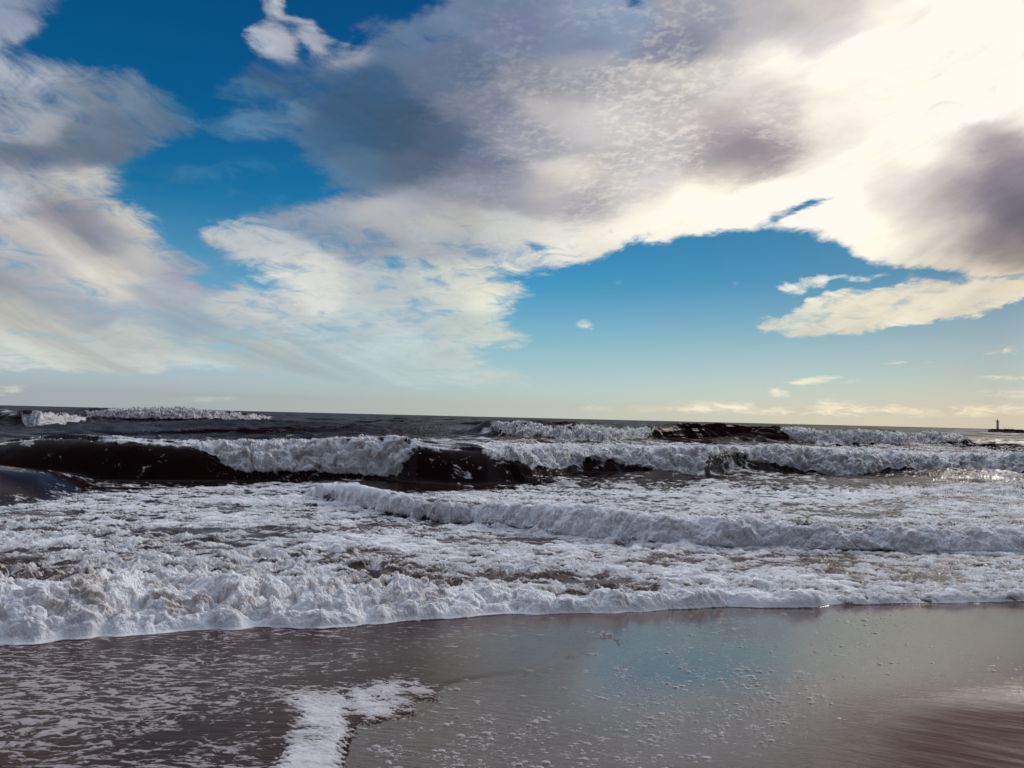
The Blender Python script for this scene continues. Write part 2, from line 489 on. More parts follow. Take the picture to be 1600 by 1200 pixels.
# name: base line, crest line, run (m), front shape (big = bulging, <1 = hollow), back length (m), level left behind
WAVES = [
    ("A", A_BASE,
     [(-300, 940), (0, 930), (100, 917), (200, 922), (300, 915), (400, 926), (500, 930), (600, 930), (700, 931), (800, 934),
      (900, 936), (1000, 937), (1100, 938), (1200, 940), (1290, 940), (1400, 939), (1600, 936), (1900, 930)],
     (0.72, 0.10), 2.0, 1.6, 0.35),
    ("B", [(300, 775), (480, 778), (540, 792), (600, 806), (700, 820), (800, 829), (860, 838), (900, 843), (1000, 852),
           (1100, 858), (1200, 860), (1400, 864), (1600, 868), (1900, 874)],
     [(300, 775), (470, 776), (500, 768), (530, 761), (560, 764), (600, 771), (640, 780), (700, 788), (760, 790), (850, 794),
      (900, 799), (1000, 807), (1100, 817), (1200, 821), (1300, 825), (1400, 829), (1600, 832), (1900, 838)],
     (0.30, 0.30), 2.2, 1.8, 0.3),
    ("E", [(-300, 805), (0, 792), (60, 786), (120, 775), (185, 760), (230, 758)],
     [(-300, 722), (0, 731), (50, 736), (100, 745), (150, 753), (185, 759), (230, 758)],
     (2.6, 2.6), 1.3, 3.0, 0.1),
    ("C", [(-300, 748), (0, 752), (150, 755), (300, 758), (400, 758), (500, 757), (600, 760), (650, 765), (700, 767),
           (760, 766), (830, 763), (900, 758), (1000, 757), (1090, 759), (1150, 754), (1250, 753), (1340, 756), (1450, 752),
           (1600, 755), (1900, 760)],
     [(-300, 715), (0, 707), (60, 700), (120, 697), (180, 692), (250, 697), (300, 701), (400, 702), (500, 701), (600, 697),
      (636, 696), (660, 704), (700, 709), (760, 713), (800, 710), (900, 711), (1000, 711), (1090, 709), (1110, 713),
      (1200, 713), (1300, 715), (1400, 717), (1500, 720), (1600, 724), (1900, 730)],
     (1.15, 1.15), 1.35, 3.5, 0.12),
    ("D", [(640, 688), (700, 690), (760, 692), (850, 697), (950, 700), (1020, 698), (1100, 697), (1230, 700), (1300, 702),
           (1400, 704), (1500, 702), (1530, 701)],
     [(640, 688), (700, 688), (760, 669), (800, 671), (900, 679), (1000, 681), (1040, 675), (1100, 676), (1200, 677),
      (1240, 679), (1300, 683), (1400, 686), (1490, 685), (1515, 691), (1530, 700)],
     (2.2, 2.2), 1.4, 6.0, 0.05),
    ("F", [(-300, 672), (0, 677), (60, 679), (140, 671), (190, 667)],
     [(-300, 650), (0, 653), (40, 652), (100, 655), (150, 661), (190, 667)],
     (2.0, 2.0), 1.4, 6.0, 0.05),
    ("G", [(90, 655), (130, 657), (200, 661), (300, 663), (400, 664), (460, 660)],
     [(90, 654), (130, 645), (200, 645), (270, 642), (300, 646), (400, 653), (460, 659)],
     (4.0, 4.0), 1.4, 10.0, 0.05),
    ("H", [(240, 672), (300, 675), (380, 675), (460, 672)], [(240, 671), (300, 665), (380, 667), (460, 672)], (3, 3), 1.2, 5.0, 0.05),
    ("I", [(700, 668), (800, 671), (900, 672), (1040, 670)], [(700, 667), (780, 662), (880, 664), (1040, 669)], (4, 4), 1.2, 9.0, 0.05),
    ("J", [(400, 684), (520, 686), (600, 688), (680, 684)], [(400, 684), (500, 678), (590, 679), (680, 684)], (2.5, 2.5), 1.2, 5.0, 0.05),
    ("K", [(30, 714), (-300, 712), (-301, 700)], [(30, 713), (-300, 700), (-301, 700)], (1.5, 1.5), 1.2, 4.0, 0.05),
]
WAVES = WAVES[:-1]


def wave_tables(t):
    """for columns at slopes t: list of (yb, run, z at crest above still water, shape, back length, rest)"""
    out = []
    for nm, base, crest, run, shp, back, rest in WAVES:
        tb, yb = lay(base, nm == "A")
        tc_, kc = slope_of(crest)
        y = np.interp(t, tb, yb)
        k = np.interp(t, tc_, kc)
        if nm == "A":                       # scalloped foot of the bore
            wob = sum(a_ * np.sin(t * f_ + p_ + 1.3 * np.sin(t * f_ * .37)) for a_, f_, p_ in
                      ((.05, 21, 1), (.035, 47, 2), (.022, 96, 0), (.006, 190, 4)))
            y = y + wob * np.clip((0.36 - t) / 0.1, 0.12, 1)
        rn = run[0] + (run[1] - run[0]) * np.clip((t + 0.3) / 0.65, 0, 1)
        zc = EYE + k * (y + rn)
        floor = sand_z(y, t * y) if nm == "A" else 0.0
        h = np.maximum(zc - floor, 0.0)
        if nm != "A":
            ends = np.clip((t - tb[0]) / 0.02, 0, 1) * np.clip((tb[-1] - t) / 0.02, 0, 1)
            h = h * np.where((t < -0.75) | (t > 0.75), 1.0 if nm in "BCE" else ends, ends)
        out.append((nm, y, rn, h, shp, back, rest))
    return out


ang = rng.uniform(-0.95, 0.95, 46)
lam = 0.45 * (9.0 / 0.45) ** rng.random(46)
CHOP = [(2 * math.pi / l * math.sin(a), 2 * math.pi / l * math.cos(a), l, rng.uniform(0, 6.28)) for l, a in zip(lam, ang)]


def sea_z(T, Y, tabs, spacing=None):
    """macro height of the water at columns T (rows, cols) and distances Y"""
    base = np.zeros_like(Y)
    A = tabs[0]
    # bore A stands on the sand; behind it the water level blends to the sea
    sand = sand_z(Y, T * Y)
    lvl = np.maximum(sand + 0.035, 0.0)
    z = lvl.copy()
    for nm, yb, rn, h, shp, back, rest in tabs:
        s = (Y - yb) / rn
        up = 1 - (1 - np.clip(s, 0, 1)) ** shp
        up = np.where(s > 0, up, 0) if shp > 1.9 else np.clip(s, 0, 1) ** 0.9 * (3 - 2 * np.clip(s, 0, 1)) / 1.0 * np.clip(s, 0, 1) ** 0.35
        q = np.maximum(Y - yb - rn, 0) / back
        down = rest * np.exp(-q * 0.25) + (1 - rest) / (1 + (q * 1.6) ** 2)
        hh = h * np.minimum(up, 1) * np.where(s > 1, down, 1)
        if nm == "A":
            front = Y < yb
            z = np.where(front, sand + 0.006, np.maximum(z, 0) * 0 + sand + 0.006 + (lvl - sand - 0.006) * np.clip(s, 0, 1) + hh * np.where(s > 1, 1, 1))
        else:
            z = z + hh
    return z


def choppy(X, Y, spacing):
    z = np.zeros_like(X)
    calm = np.clip((Y - 9) / 30, 0.12, 1.0) * np.clip((Y - 9) / 3, 0, 1)
    for kx, ky, l, ph in CHOP:
        a = 0.0095 * l ** 0.85 * np.where(Y > 23, 2.1, 1.0)
        keep = np.clip((l / np.maximum(spacing, 1e-3) - 2) / 2, 0, 1)
        w = np.sin(kx * X + ky * Y + ph + 0.6 * np.sin(0.13 * X + 0.21 * Y + ph * 3))
        z += a * keep * (1 - np.abs(w)) ** 1.3
    return z * calm * (1 - 0.6 * np.exp(-((Y - 19.5) / 3.2) ** 2))


# ------------------------------------------------------------------ where there is foam (over view directions)
FO = Canvas(-320, 620, 1920, 1300, 2.0, 0.0)
FO.poly([(-400, 600), (2000, 600), (2000, 765), (-400, 800)], 0.16, 2)
FO.poly([(700, 665), (2000, 690), (2000, 770), (1100, 760), (640, 700)], 0.36, 8)
FO.poly([(-400, 685), (0, 688), (300, 690), (500, 686), (660, 690), (560, 698), (300, 698), (100, 692), (0, 705), (-400, 705)], 0.34, 3)
FO.poly([(640, 694), (760, 694), (900, 699), (1500, 706), (1920, 716), (1920, 740), (1100, 718), (640, 706)], 0.66, 2)
# main field of foam and the smooth water before the big breaker
FO.poly([(-400, 810), (0, 795), (60, 784), (130, 773), (250, 766), (330, 762), (450, 757), (560, 759), (620, 770), (700, 771),
         (860, 762), (1000, 763), (1300, 767), (2000, 770), (2000, 1000), (-400, 1100)], 0.765, 2.5)
FO.poly([(1090, 748), (1600, 752), (2000, 756), (2000, 768), (1300, 766), (1100, 762)], 0.42, 3)
for x, y, rx, ry, v in ((830, 846, 60, 6, .5), (720, 842, 70, 6, .5), (560, 868, 60, 8, .45), (20, 884, 40, 7, .4), (130, 840, 60, 6, .6),
                        (1010, 874, 90, 7, .5), (1350, 803, 70, 8, .5), (1250, 870, 50, 5, .55), (640, 915, 60, 12, .42),
                        (300, 862, 50, 6, .6), (260, 832, 60, 6, .6), (560, 905, 50, 8, .55), (1120, 893, 60, 5, .6), (960, 915, 90, 12, .55),
                        (830, 905, 70, 8, .6), (1240, 925, 25, 12, .5), (1480, 880, 120, 6, .62), (470, 832, 90, 6, .62), (90, 905, 40, 8, .5)):
    FO.spot(x, y, rx, ry, v)
A_TOP = [(p[0], p[1] - 4) for p in A_BASE]
FO.poly([(-300, 940)] + [(0, 925), (300, 908), (600, 925), (900, 934), (1100, 940), (1290, 942), (1600, 938), (1920, 930)]
        + [(p[0], p[1] + (2 if p[0] < 1280 else 0)) for p in reversed(A_BASE)], 0.97, 2)
# rolling breakers
FO.poly([(480, 768), (530, 760), (570, 764), (640, 780), (700, 788), (850, 793), (1000, 806), (1200, 820), (1400, 828), (1920, 836),
         (1920, 872), (1600, 866), (1400, 863), (1200, 859), (1100, 857), (1000, 851), (900, 841), (800, 828), (700, 819), (600, 802),
         (540, 782), (500, 776)], 0.97, 2)
FO.spot(515, 778, 22, 7, 0.45)
FO.poly([(300, 702), (330, 698), (400, 700), (500, 700), (600, 695), (638, 694), (645, 704), (636, 715), (634, 735), (622, 748),
         (595, 750), (560, 744), (500, 743), (400, 743), (368, 740), (345, 726), (320, 713)], 1.0, 1.6)
FO.poly([(1040, 678), (1100, 678), (1215, 680), (1236, 692), (1245, 700), (1100, 699), (1040, 697)], 0.10, 2)
FO.poly([(646, 708), (700, 714), (760, 722), (800, 733), (850, 750), (760, 762), (640, 764)], 0.08, 3)
FO.spot(715, 740, 14, 12, 0.40)
FO.poly([(-300, 716), (0, 709), (180, 699), (300, 708), (345, 730), (368, 745), (300, 756), (150, 752), (-300, 740)], 0.15, 3)
FO.spot(230, 733, 60, 4, 0.34, -18)
FO.spot(60, 742, 60, 3, 0.34, 8)
FO.poly([(-300, 724), (0, 731), (50, 735), (100, 745), (150, 752), (150, 755), (100, 749), (50, 739), (0, 735), (-300, 728)], 0.5, 2)
FO.poly([(-300, 775), (0, 768), (100, 760), (200, 756), (330, 758), (300, 764), (130, 772), (0, 792), (-300, 800)], 0.36, 3)
FO.poly([(140, 697), (180, 690), (260, 695), (310, 700), (305, 706), (250, 701), (180, 697)], 0.8, 1.5)
FO.poly([(745, 704), (800, 702), (1000, 706), (1100, 706), (1108, 722), (1095, 752), (1060, 754), (1020, 750), (1000, 742),
         (960, 734), (920, 733), (900, 738), (870, 746), (830, 741), (800, 729), (770, 722)], 1.0, 1.8)
FO.poly([(1104, 710), (1200, 711), (1400, 714), (1600, 721), (1920, 726), (1920, 755), (1600, 750), (1500, 748), (1440, 744),
         (1380, 748), (1340, 753), (1300, 752), (1250, 746), (1200, 738), (1150, 728), (1110, 722)], 1.0, 1.8)
FO.poly([(765, 670), (800, 670), (900, 678), (1015, 679), (1032, 681), (1000, 695), (950, 699), (900, 698), (850, 693), (800, 690), (776, 680)], 1.0, 1.3)
FO.poly([(740, 676), (765, 672), (775, 685), (800, 692), (760, 692)], 0.5, 2)
FO.poly([(1218, 678), (1260, 678), (1300, 682), (1400, 685), (1490, 684), (1518, 688), (1500, 698), (1400, 703), (1300, 702), (1250, 700), (1236, 690)], 1.0, 1.3)
FO.poly([(30, 655), (60, 652), (148, 656), (130, 664), (100, 671), (40, 679)], 1.0, 1.5)
FO.poly([(-300, 650), (30, 652), (30, 660), (-300, 664)], 0.7, 2)
FO.poly([(131, 646), (170, 645), (270, 640), (340, 648), (428, 655), (420, 658), (380, 661), (300, 661), (200, 660), (140, 655)], 1.0, 1.0)
# swash in front
FS = Canvas(-320, 900, 1920, 1300, 2.0, 0.0)
FS.poly([(-400, 960), (0, 960), (300, 950), (560, 950), (640, 990), (600, 1040), (430, 1085), (420, 1140), (430, 1200), (400, 1300), (-400, 1300)], 0.50, 22)
FS.poly([(-400, 1040), (60, 1035), (300, 1060), (330, 1110), (240, 1150), (60, 1150), (-400, 1140)], 0.60, 26)
FS.spot(330, 1135, 120, 18, 0.30, -8)
FS.spot(250, 1010, 140, 14, 0.34, -3)
FS.spot(480, 1010, 120, 16, 0.30, -3)
FS.poly([(560, 950), (700, 950), (960, 950), (900, 985), (820, 1020), (700, 1055), (600, 1050)], 0.34, 22)
# tongue of foam left by the swash, and its scraps
FS.poly([(418, 1082), (500, 1079), (540, 1078), (500, 1072), (560, 1073), (600, 1062), (650, 1062), (676, 1072), (692, 1084), (688, 1092), (668, 1094), (655, 1087),
         (625, 1086), (612, 1090), (640, 1094), (656, 1106), (630, 1116), (598, 1122), (592, 1130), (562, 1128), (554, 1115), (552, 1104),
         (542, 1102), (548, 1120), (552, 1140), (548, 1160), (538, 1180), (535, 1200), (515, 1290), (395, 1290), (428, 1200), (440, 1170),
         (455, 1145), (466, 1118), (450, 1100), (425, 1092)], 0.93, 9)
FS.spot(480, 1150, 30, 14, 0.72)
FS.spot(520, 1095, 26, 7, 0.74)
FS.spot(600, 1092, 24, 5, 0.7)
FS.spot(620, 1112, 30, 5, 0.74)
FS.spot(945, 992, 30, 3.5, 0.8, 6)
FS.spot(972, 1002, 12, 2.5, 0.7, 6)
FS.spot(895, 1026, 22, 4, 0.6, -20)
FS.spot(912, 1016, 6, 5, 0.6, 0)
FS.spot(820, 1049, 28, 2.5, 0.6, -3)
FS.spot(745, 1060, 30, 3, 0.5, -8)
FS.spot(1030, 972, 55, 5, 0.5, 4)
FS.spot(1090, 965, 50, 3, 0.42, 0)
# where the thin sheet of swash still covers the sand
SW = Canvas(-320, 900, 1920, 1300, 4.0, 0.0)
SW.poly([(-400, 900), (2000, 900), (2000, 930), (1000, 948), (975, 965), (950, 985), (925, 1003), (895, 1022), (850, 1046), (740, 1062),
         (690, 1072), (686, 1088), (655, 1094), (640, 1112), (600, 1121), (565, 1124), (545, 1150), (534, 1180), (524, 1200), (500, 1300), (-400, 1300)], 1.0, 10)
# height of the churned lumps, metres
AM = Canvas(-320, 620, 1920, 1300, 4.0, 0.02)
AM.poly([(-400, 760), (2000, 760), (2000, 1300), (-400, 1300)], 0.034, 6)
AM.poly([(-400, 835), (300, 835), (700, 870), (1250, 885), (1290, 950), (700, 1000), (-400, 1060)], 0.062, 14)
AM.poly([(-400, 890), (300, 885), (650, 905), (800, 930), (700, 975), (-400, 1020)], 0.17, 12)
AM.poly([(700, 915), (1250, 930), (1260, 950), (700, 985)], 0.09, 6)
AM.poly([(-400, 1014), (0, 1014), (300, 989), (700, 970), (900, 964), (1270, 954), (1300, 947), (2000, 940), (2000, 1400), (-400, 1400)], 0.0, 2)
AM.poly([(480, 764), (640, 778), (1000, 805), (1920, 835), (1920, 872), (1400, 864), (1000, 852), (700, 820), (540, 786)], 0.105, 4)
AM.poly([(300, 698), (640, 692), (645, 750), (340, 745)], 0.21, 6)
AM.poly([(745, 700), (1100, 703), (2000, 722), (2000, 760), (1090, 756), (800, 740)], 0.19, 11)
AM.poly([(765, 668), (1030, 676), (1030, 700), (780, 695)], 0.34, 3)
AM.poly([(1218, 676), (1518, 682), (1518, 704), (1230, 704)], 0.34, 3)
AM.poly([(30, 650), (148, 654), (100, 676), (40, 680)], 0.3, 3)
AM.poly([(131, 644), (270, 640), (428, 654), (420, 661), (140, 658)], 0.5, 2)


def add_mesh(name, V, F, mat, parent=None, smooth=True, attrs=None, loc=None):
    me = bpy.data.meshes.new(name)
    V = np.asarray(V, np.float32)
    F = np.asarray(F, np.int32)
    me.vertices.add(len(V))
    me.vertices.foreach_set("co", V.ravel())
    n = F.shape[1]
    me.loops.add(F.size)
    me.loops.foreach_set("vertex_index", F.ravel())
    me.polygons.add(len(F))
    me.polygons.foreach_set("loop_start", np.arange(0, F.size, n, dtype=np.int32))
    me.polygons.foreach_set("use_smooth", np.full(len(F), smooth))
    me.update()
    me.validate()
    for k, a in (attrs or {}).items():
        a = np.asarray(a, np.float32)
        if a.ndim == 2:
            at = me.attributes.new(k, 'FLOAT_VECTOR', 'POINT')
            at.data.foreach_set("vector", a.ravel())
        else:
            at = me.attributes.new(k, 'FLOAT', 'POINT')
            at.data.foreach_set("value", a)
    me.materials.append(mat)
    o = bpy.data.objects.new(name, me)
    COL.objects.link(o)
    if parent is not None:
        o.parent = parent
    if loc is not None:
        o.location = loc
    return o


def grid_faces(nr, nc):
    i = np.arange(nr * nc).reshape(nr, nc)
    return np.stack([i[:-1, :-1], i[:-1, 1:], i[1:, 1:], i[1:, :-1]], -1).reshape(-1, 4)


def new_mat(name):
    m = bpy.data.materials.new(name)
    m.use_nodes = True
    n = NT(m.node_tree)
    n.bsdf = n.n['Principled BSDF']
    n.out = n.n['Material Output']
    return m, n


def attr(n, name, vec=False):
    a = n.node('ShaderNodeAttribute', attribute_name=name)
    return a.outputs['Vector' if vec else 'Fac']


# ------------------------------------------------------------------ sea
def sea_material():
    m, n = new_mat("sea_water")
    m.displacement_method = 'BOTH'
    p = attr(n, "rest", True)
    foam, amp, far = attr(n, "foam"), attr(n, "amp"), attr(n, "far")
    swash = attr(n, "swash")
    # churned lumps, foam lace and chop
    pw = n.v('ADD', p, n.v('SCALE', n.v('SUBTRACT', n.noise(p, 1.7, 3, .5, col=True), (.5, .5, .5)), scale=0.45))

    def dome(vec, sc):
        q = n.voro(vec, sc)
        return n.m('SUBTRACT', 0.5, n.m('MULTIPLY', n.m('MULTIPLY', q, q), 1.3))
    pv = n.v('ADD', pw, n.v('SCALE', n.v('SUBTRACT', n.noise(p, 9.0, 3, .6, col=True), (.5, .5, .5)), scale=0.16))
    lumps = n.m('MULTIPLY', n.m('SUBTRACT', n.noise(pw, 1.4, 2, 0.5), .5), 2.4)
    lumps = n.m('ADD', lumps, n.m('MULTIPLY', dome(pv, 3.1), 0.95))
    lumps = n.m('ADD', lumps, n.m('MULTIPLY', dome(n.v('ADD', pv, (5, 2, 1)), 7.6), 0.42))
    lumps = n.m('ADD', lumps, n.m('MULTIPLY', dome(n.v('ADD', pv, (2, 8, 4)), 19.0), 0.11))
    lumps = n.m('ADD', lumps, n.m('MULTIPLY', n.m('SUBTRACT', n.noise(pv, 5.0, 8, 0.47, 0.6), .5), 1.2))
    uneven = n.ss(n.noise(n.v('MULTIPLY', p, (0.55, 1, 1)), 0.9, 3, 0.5), 0.36, 0.62, 0.25, 1.7)
    lumps = n.m('MULTIPLY', lumps, n.mixf(n.ss(amp, 0.06, 0.12), uneven, 1.0))
    pf = n.v('MULTIPLY', pw, (0.62, 1.0, 1.0))
    a = n.noise(pf, 3.6, 9, 0.70, 0.5)
    big = n.noise(n.v('MULTIPLY', p, (0.5, 1.0, 1.0)), 0.55, 3, 0.5)
    web = n.voro(n.v('MULTIPLY', pv, (0.55, 1.0, 1.0)), 3.3, 'DISTANCE_TO_EDGE')
    patt = n.m('ADD', a, n.m('MULTIPLY', n.m('SUBTRACT', big, 0.5), 0.55))
    patt = n.m('ADD', patt, n.m('MULTIPLY', n.m('SUBTRACT', 0.13, n.m('MINIMUM', web, 0.3)), 0.42))
    # fine swash lace, drawn out along the shore
    ps = n.v('MULTIPLY', pw, (0.36, 1.0, 1.0))
    lace = n.noise(ps, 17.0, 9, 0.74, 0.5)
    web2 = n.voro(n.v('MULTIPLY', pv, (0.45, 1.0, 1.0)), 11.0, 'DISTANCE_TO_EDGE')
    lace = n.m('ADD', lace, n.m('MULTIPLY', n.m('SUBTRACT', 0.12, n.m('MINIMUM', web2, 0.3)), 0.45))
    patt = n.mixf(swash, patt, lace)
    # offshore the foam lies in thin streaks
    pk = n.noise(n.v('MULTIPLY', p, (0.22, 0.8, 0.8)), 2.0, 8, 0.68, 0.5)
    patt = n.mixf(far, patt, pk)
    thr = n.m('SUBTRACT', n.ss(foam, 0.0, 0.88, 0.74, 0.40, kind='LINEAR'), n.ss(foam, 0.86, 1.0, 0.0, 0.32, kind='LINEAR'))
    mask = n.ss(n.m('SUBTRACT', patt, thr), -0.035, 0.035)
    soft = n.ss(n.m('SUBTRACT', patt, thr), -0.03, 0.20)
    fine = n.noise(p, 38.0, 5, 0.55)
    thick = n.m('MULTIPLY', soft, n.mixf(swash, 0.045, 0.007))
    h = n.m('MULTIPLY', n.m('MULTIPLY', amp, lumps), n.ss(foam, 0.30, 0.72))
    h = n.m('ADD', h, n.m('MULTIPLY', thick, attr(n, 'rim')))
    h = n.m('ADD', h, n.m('MULTIPLY', n.m('MULTIPLY', n.m('SUBTRACT', fine, .5), mask), n.mixf(swash, 0.007, 0.005)))
    w1 = n.noise(n.v('MULTIPLY', p, (0.4, 1.0, 0.25)), 1.3, 7, 0.5, 0.3)
    h = n.m('ADD', h, n.m('MULTIPLY', n.m('MULTIPLY', n.m('SUBTRACT', w1, .5), n.m('SUBTRACT', 1.0, swash)), n.mixf(far, 0.034, 0.15)))
    h = n.m('ADD', h, n.m('MULTIPLY', n.m('MULTIPLY', n.m('SUBTRACT', n.noise(n.v('MULTIPLY', p, (0.8, 1, 1)), 10.0, 4, 0.55, 0.6), .4), n.m('MULTIPLY', swash, n.ss(foam, .7, .95))), 0.020))
    ws = n.noise(n.v('MULTIPLY', p, (0.3, 1.0, 1.0)), 14.0, 4, 0.55, 0.4)
    h = n.m('ADD', h, n.m('MULTIPLY', n.m('MULTIPLY', n.m('SUBTRACT', ws, .5), swash), 0.0035))
    sw = n.noise(n.v('MULTIPLY', p, (0.35, 1.0, 1.0)), 0.035, 6, 0.62, 0.2)
    h = n.m('ADD', h, n.m('MULTIPLY', n.m('MULTIPLY', n.m('SUBTRACT', sw, .5), attr(n, "open")), 3.0))
    d = n.node('ShaderNodeDisplacement')
    n.put(d.inputs['Height'], h)
    d.inputs['Midlevel'].default_value = 0.0
    d.inputs['Scale'].default_value = 1.0
    n.l.new(d.outputs[0], n.out.inputs['Displacement'])
    # colours: peat-dark water offshore, sandy water inshore, foam with sand stirred in
    deep = (0.012, 0.0035, 0.0035)
    silt = n.mix(n.noise(p, 1.5, 4), (0.045, 0.027, 0.022), (0.085, 0.052, 0.042))
    water = n.mix(attr(n, "silt"), deep, silt)
    water = n.mix(swash, water, n.mix(attr(n, 'silt'), (0.040, 0.019, 0.014), (0.075, 0.037, 0.023)))
    stir = n.m('MULTIPLY', n.ss(n.noise(n.v('ADD', pw, (9, 3, 2)), 2.6, 6, 0.62, 0.6), 0.47, 0.64), n.ss(amp, 0.03, 0.17))
    white = n.mix(n.ss(n.m('ADD', soft, n.m('MULTIPLY', n.m('SUBTRACT', fine, .5), .3)), 0.05, 0.45), (0.40, 0.375, 0.375), (0.745, 0.745, 0.775))
    white = n.mix(n.m('MULTIPLY', stir, 0.65), white, (0.33, 0.26, 0.225))
    white = n.mix(swash, white, n.mix(n.ss(foam, 0.55, 0.85), (0.40, 0.365, 0.365), (0.56, 0.53, 0.545)))
    n.put(n.bsdf.inputs['Base Color'], n.mix(mask, water, white))
    wetr = n.m('MULTIPLY', swash, attr(n, 'silt'))
    n.put(n.bsdf.inputs['Roughness'], n.mixf(mask, n.m('ADD', n.mixf(far, 0.22, 0.42), n.m('MULTIPLY', wetr, 0.03)), 0.75))
    n.put(n.bsdf.inputs['IOR'], n.mixf(n.m('MULTIPLY', wetr, n.m('SUBTRACT', 1.0, mask)), 1.33, 1.6))
    ruff = n.noise(n.v('MULTIPLY', p, (0.10, 0.022, 1.0)), 1.0, 8, 0.7, 0.3)
    spf = n.ss(ruff, 0.40, 0.66, 0.0, 0.30)
    n.put(n.bsdf.inputs['Specular IOR Level'], n.mixf(mask, n.mixf(swash, n.mixf(far, n.mixf(attr(n, 'silt'), 0.10, 0.24), spf), n.mixf(attr(n, 'silt'), 0.06, 0.4)), 0.25))
    n.put(n.bsdf.inputs['Subsurface Weight'], n.m('MULTIPLY', mask, n.m('SUBTRACT', 0.75, n.m('MULTIPLY', swash, 0.4))))
    n.bsdf.inputs['Subsurface Radius'].default_value = (1.0, 0.8, 0.75)
    n.bsdf.inputs['Subsurface Scale'].default_value = 0.05
    return m


def build_sea():
    tin = np.linspace(-0.72, 0.72, NCOL)
    t = np.concatenate([np.linspace(-1.5, -0.73, 60), tin, np.linspace(0.73, 1.5, 60)])
    nc = len(t)
    # choose the rows of each column where the surface turns
    tq = t[::6]
    tq = np.append(tq, t[-1])
    yf = np.concatenate([np.linspace(2.2, 40, 5200)[:-1], 40 * (20000 / 40) ** np.linspace(0, 1, 1500)])
    TQ, YF = np.meshgrid(tq, yf)
    zf = sea_z(TQ, YF, wave_tables(tq))
    dy = np.diff(yf)[:, None]
    dz = np.diff(zf, axis=0)
    ym = .5 * (YF[1:] + YF[:-1])
    wgt = np.clip((ym - 50) / 60, 0, 1) * np.clip((2500 - ym) / 1500, 0, 1)
    dens = np.sqrt((1.6 * dy / ym ** 2) ** 2 + (0.9 * dz / ym) ** 2) * (1 + 3.5 * wgt) + 0.0006 * dy / ym
    dens = blur(dens, 9.0, 0)
    cum = np.vstack([np.zeros((1, len(tq))), np.cumsum(dens, 0)])
    rows = np.empty((NROW, len(tq)))
    g = np.linspace(0, 1, NROW)
    for j in range(len(tq)):
        rows[:, j] = np.interp(g * cum[-1, j], cum[:, j], yf)
    rows = blur(rows, 7.0, 0)
    Y = np.empty((NROW, nc))
    for i in range(NROW):
        Y[i] = np.interp(t, tq, rows[i])
    # one row of vertices runs exactly along the foot of the bore
    foot = wave_tables(t)[0][1]
    Y[np.abs(Y - foot).argmin(0), np.arange(nc)] = foot + 1e-4
    T = np.broadcast_to(t, Y.shape)
    X = T * Y
    Z = sea_z(T, Y, wave_tables(t))
    spacing = np.gradient(Y, axis=0)
    PX, PY = to_px(X, Y, Z - EYE)
    A = wave_tables(t)[0]
    front = Y < A[1]
    cov = FO.get(PX, PY)
    edge = np.clip((0.5 - (Y - A[1])) / 0.2, 0, 1) * (T < 0.40) * 0.97
    jx = 3.5 * np.sin(X * 61 + 3 * np.sin(Y * 43)) + 4 * np.sin(Y * 97 + 4 * np.sin(X * 38)) + 3 * np.sin(X * 150 + Y * 120)
    jy = 3 * np.sin(X * 53 + 3 * np.sin(Y * 71)) + 3 * np.sin(X * 133 + 2 * np.sin(Y * 110))
    cov = np.where(front, FS.get(PX + jx, PY + jy), np.maximum(cov, edge))
    shallow = np.clip((Y - 12) / 10, 0, 1)
    Z = Z + choppy(X, Y, spacing) * np.clip(1 - cov * .5, .3, 1) * (0.35 + 0.65 * shallow)
    sm = np.clip((Y - 14.0) / 12.0, 0, 1)
    swash = np.where(front, 1.0, 0.0)
    sheet = np.maximum(SW.get(PX, PY), np.clip((cov - .3) * 3, 0, 1))
    Z = np.where(front, Z - 0.022 * (1 - np.clip(sheet * 1.3, 0, 1)), Z)
    amp = AM.get(PX, PY)
    amp = np.where(front, 0.010 * np.clip((cov - .8) * 6, 0, 1), amp)
    # thin lip where the bore is only a film on the sand
    sh = wave_tables(t)[0]
    amp = np.where(front, amp, np.minimum(amp, np.maximum((Y - sh[1]) * 0.55, 0) + 0.004))
    rim = np.where(front, 1.0, np.clip((Y - A[1]) / 0.16, 0.12, 1))
    far = np.clip((Y - 24) / 30, 0, 1)
    far = np.where(cov > 0.9, 0.0, far)
    silt = 1 - np.clip((Y - 14.0) / 3.5, 0, 1)
    silt = np.where(front, np.clip((T + 0.11) / 0.16, 0, 1), silt)
    Z = np.where(front, Z + 0.004 * np.sin(X * 1.3 + Y * .7) + 0.003 * np.sin(X * .6 - Y * 1.9), Z)
    opn = np.clip((Y - 100) / 200, 0, 1) * np.clip(6000 / Y, 0, 1)
    V = np.stack([X, Y, Z], -1).reshape(-1, 3)
    o = add_mesh("sea", V, grid_faces(NROW, nc), sea_material(),
                 attrs={"rest": V, "foam": cov.ravel(), "amp": amp.ravel(), "far": far.ravel(), "swash": swash.ravel(),
                        "silt": silt.ravel(), "rim": rim.ravel(), "open": opn.ravel()})
    o["kind"] = "structure"
    return o


NCOL, NROW = 1400, 1250
sea = build_sea()


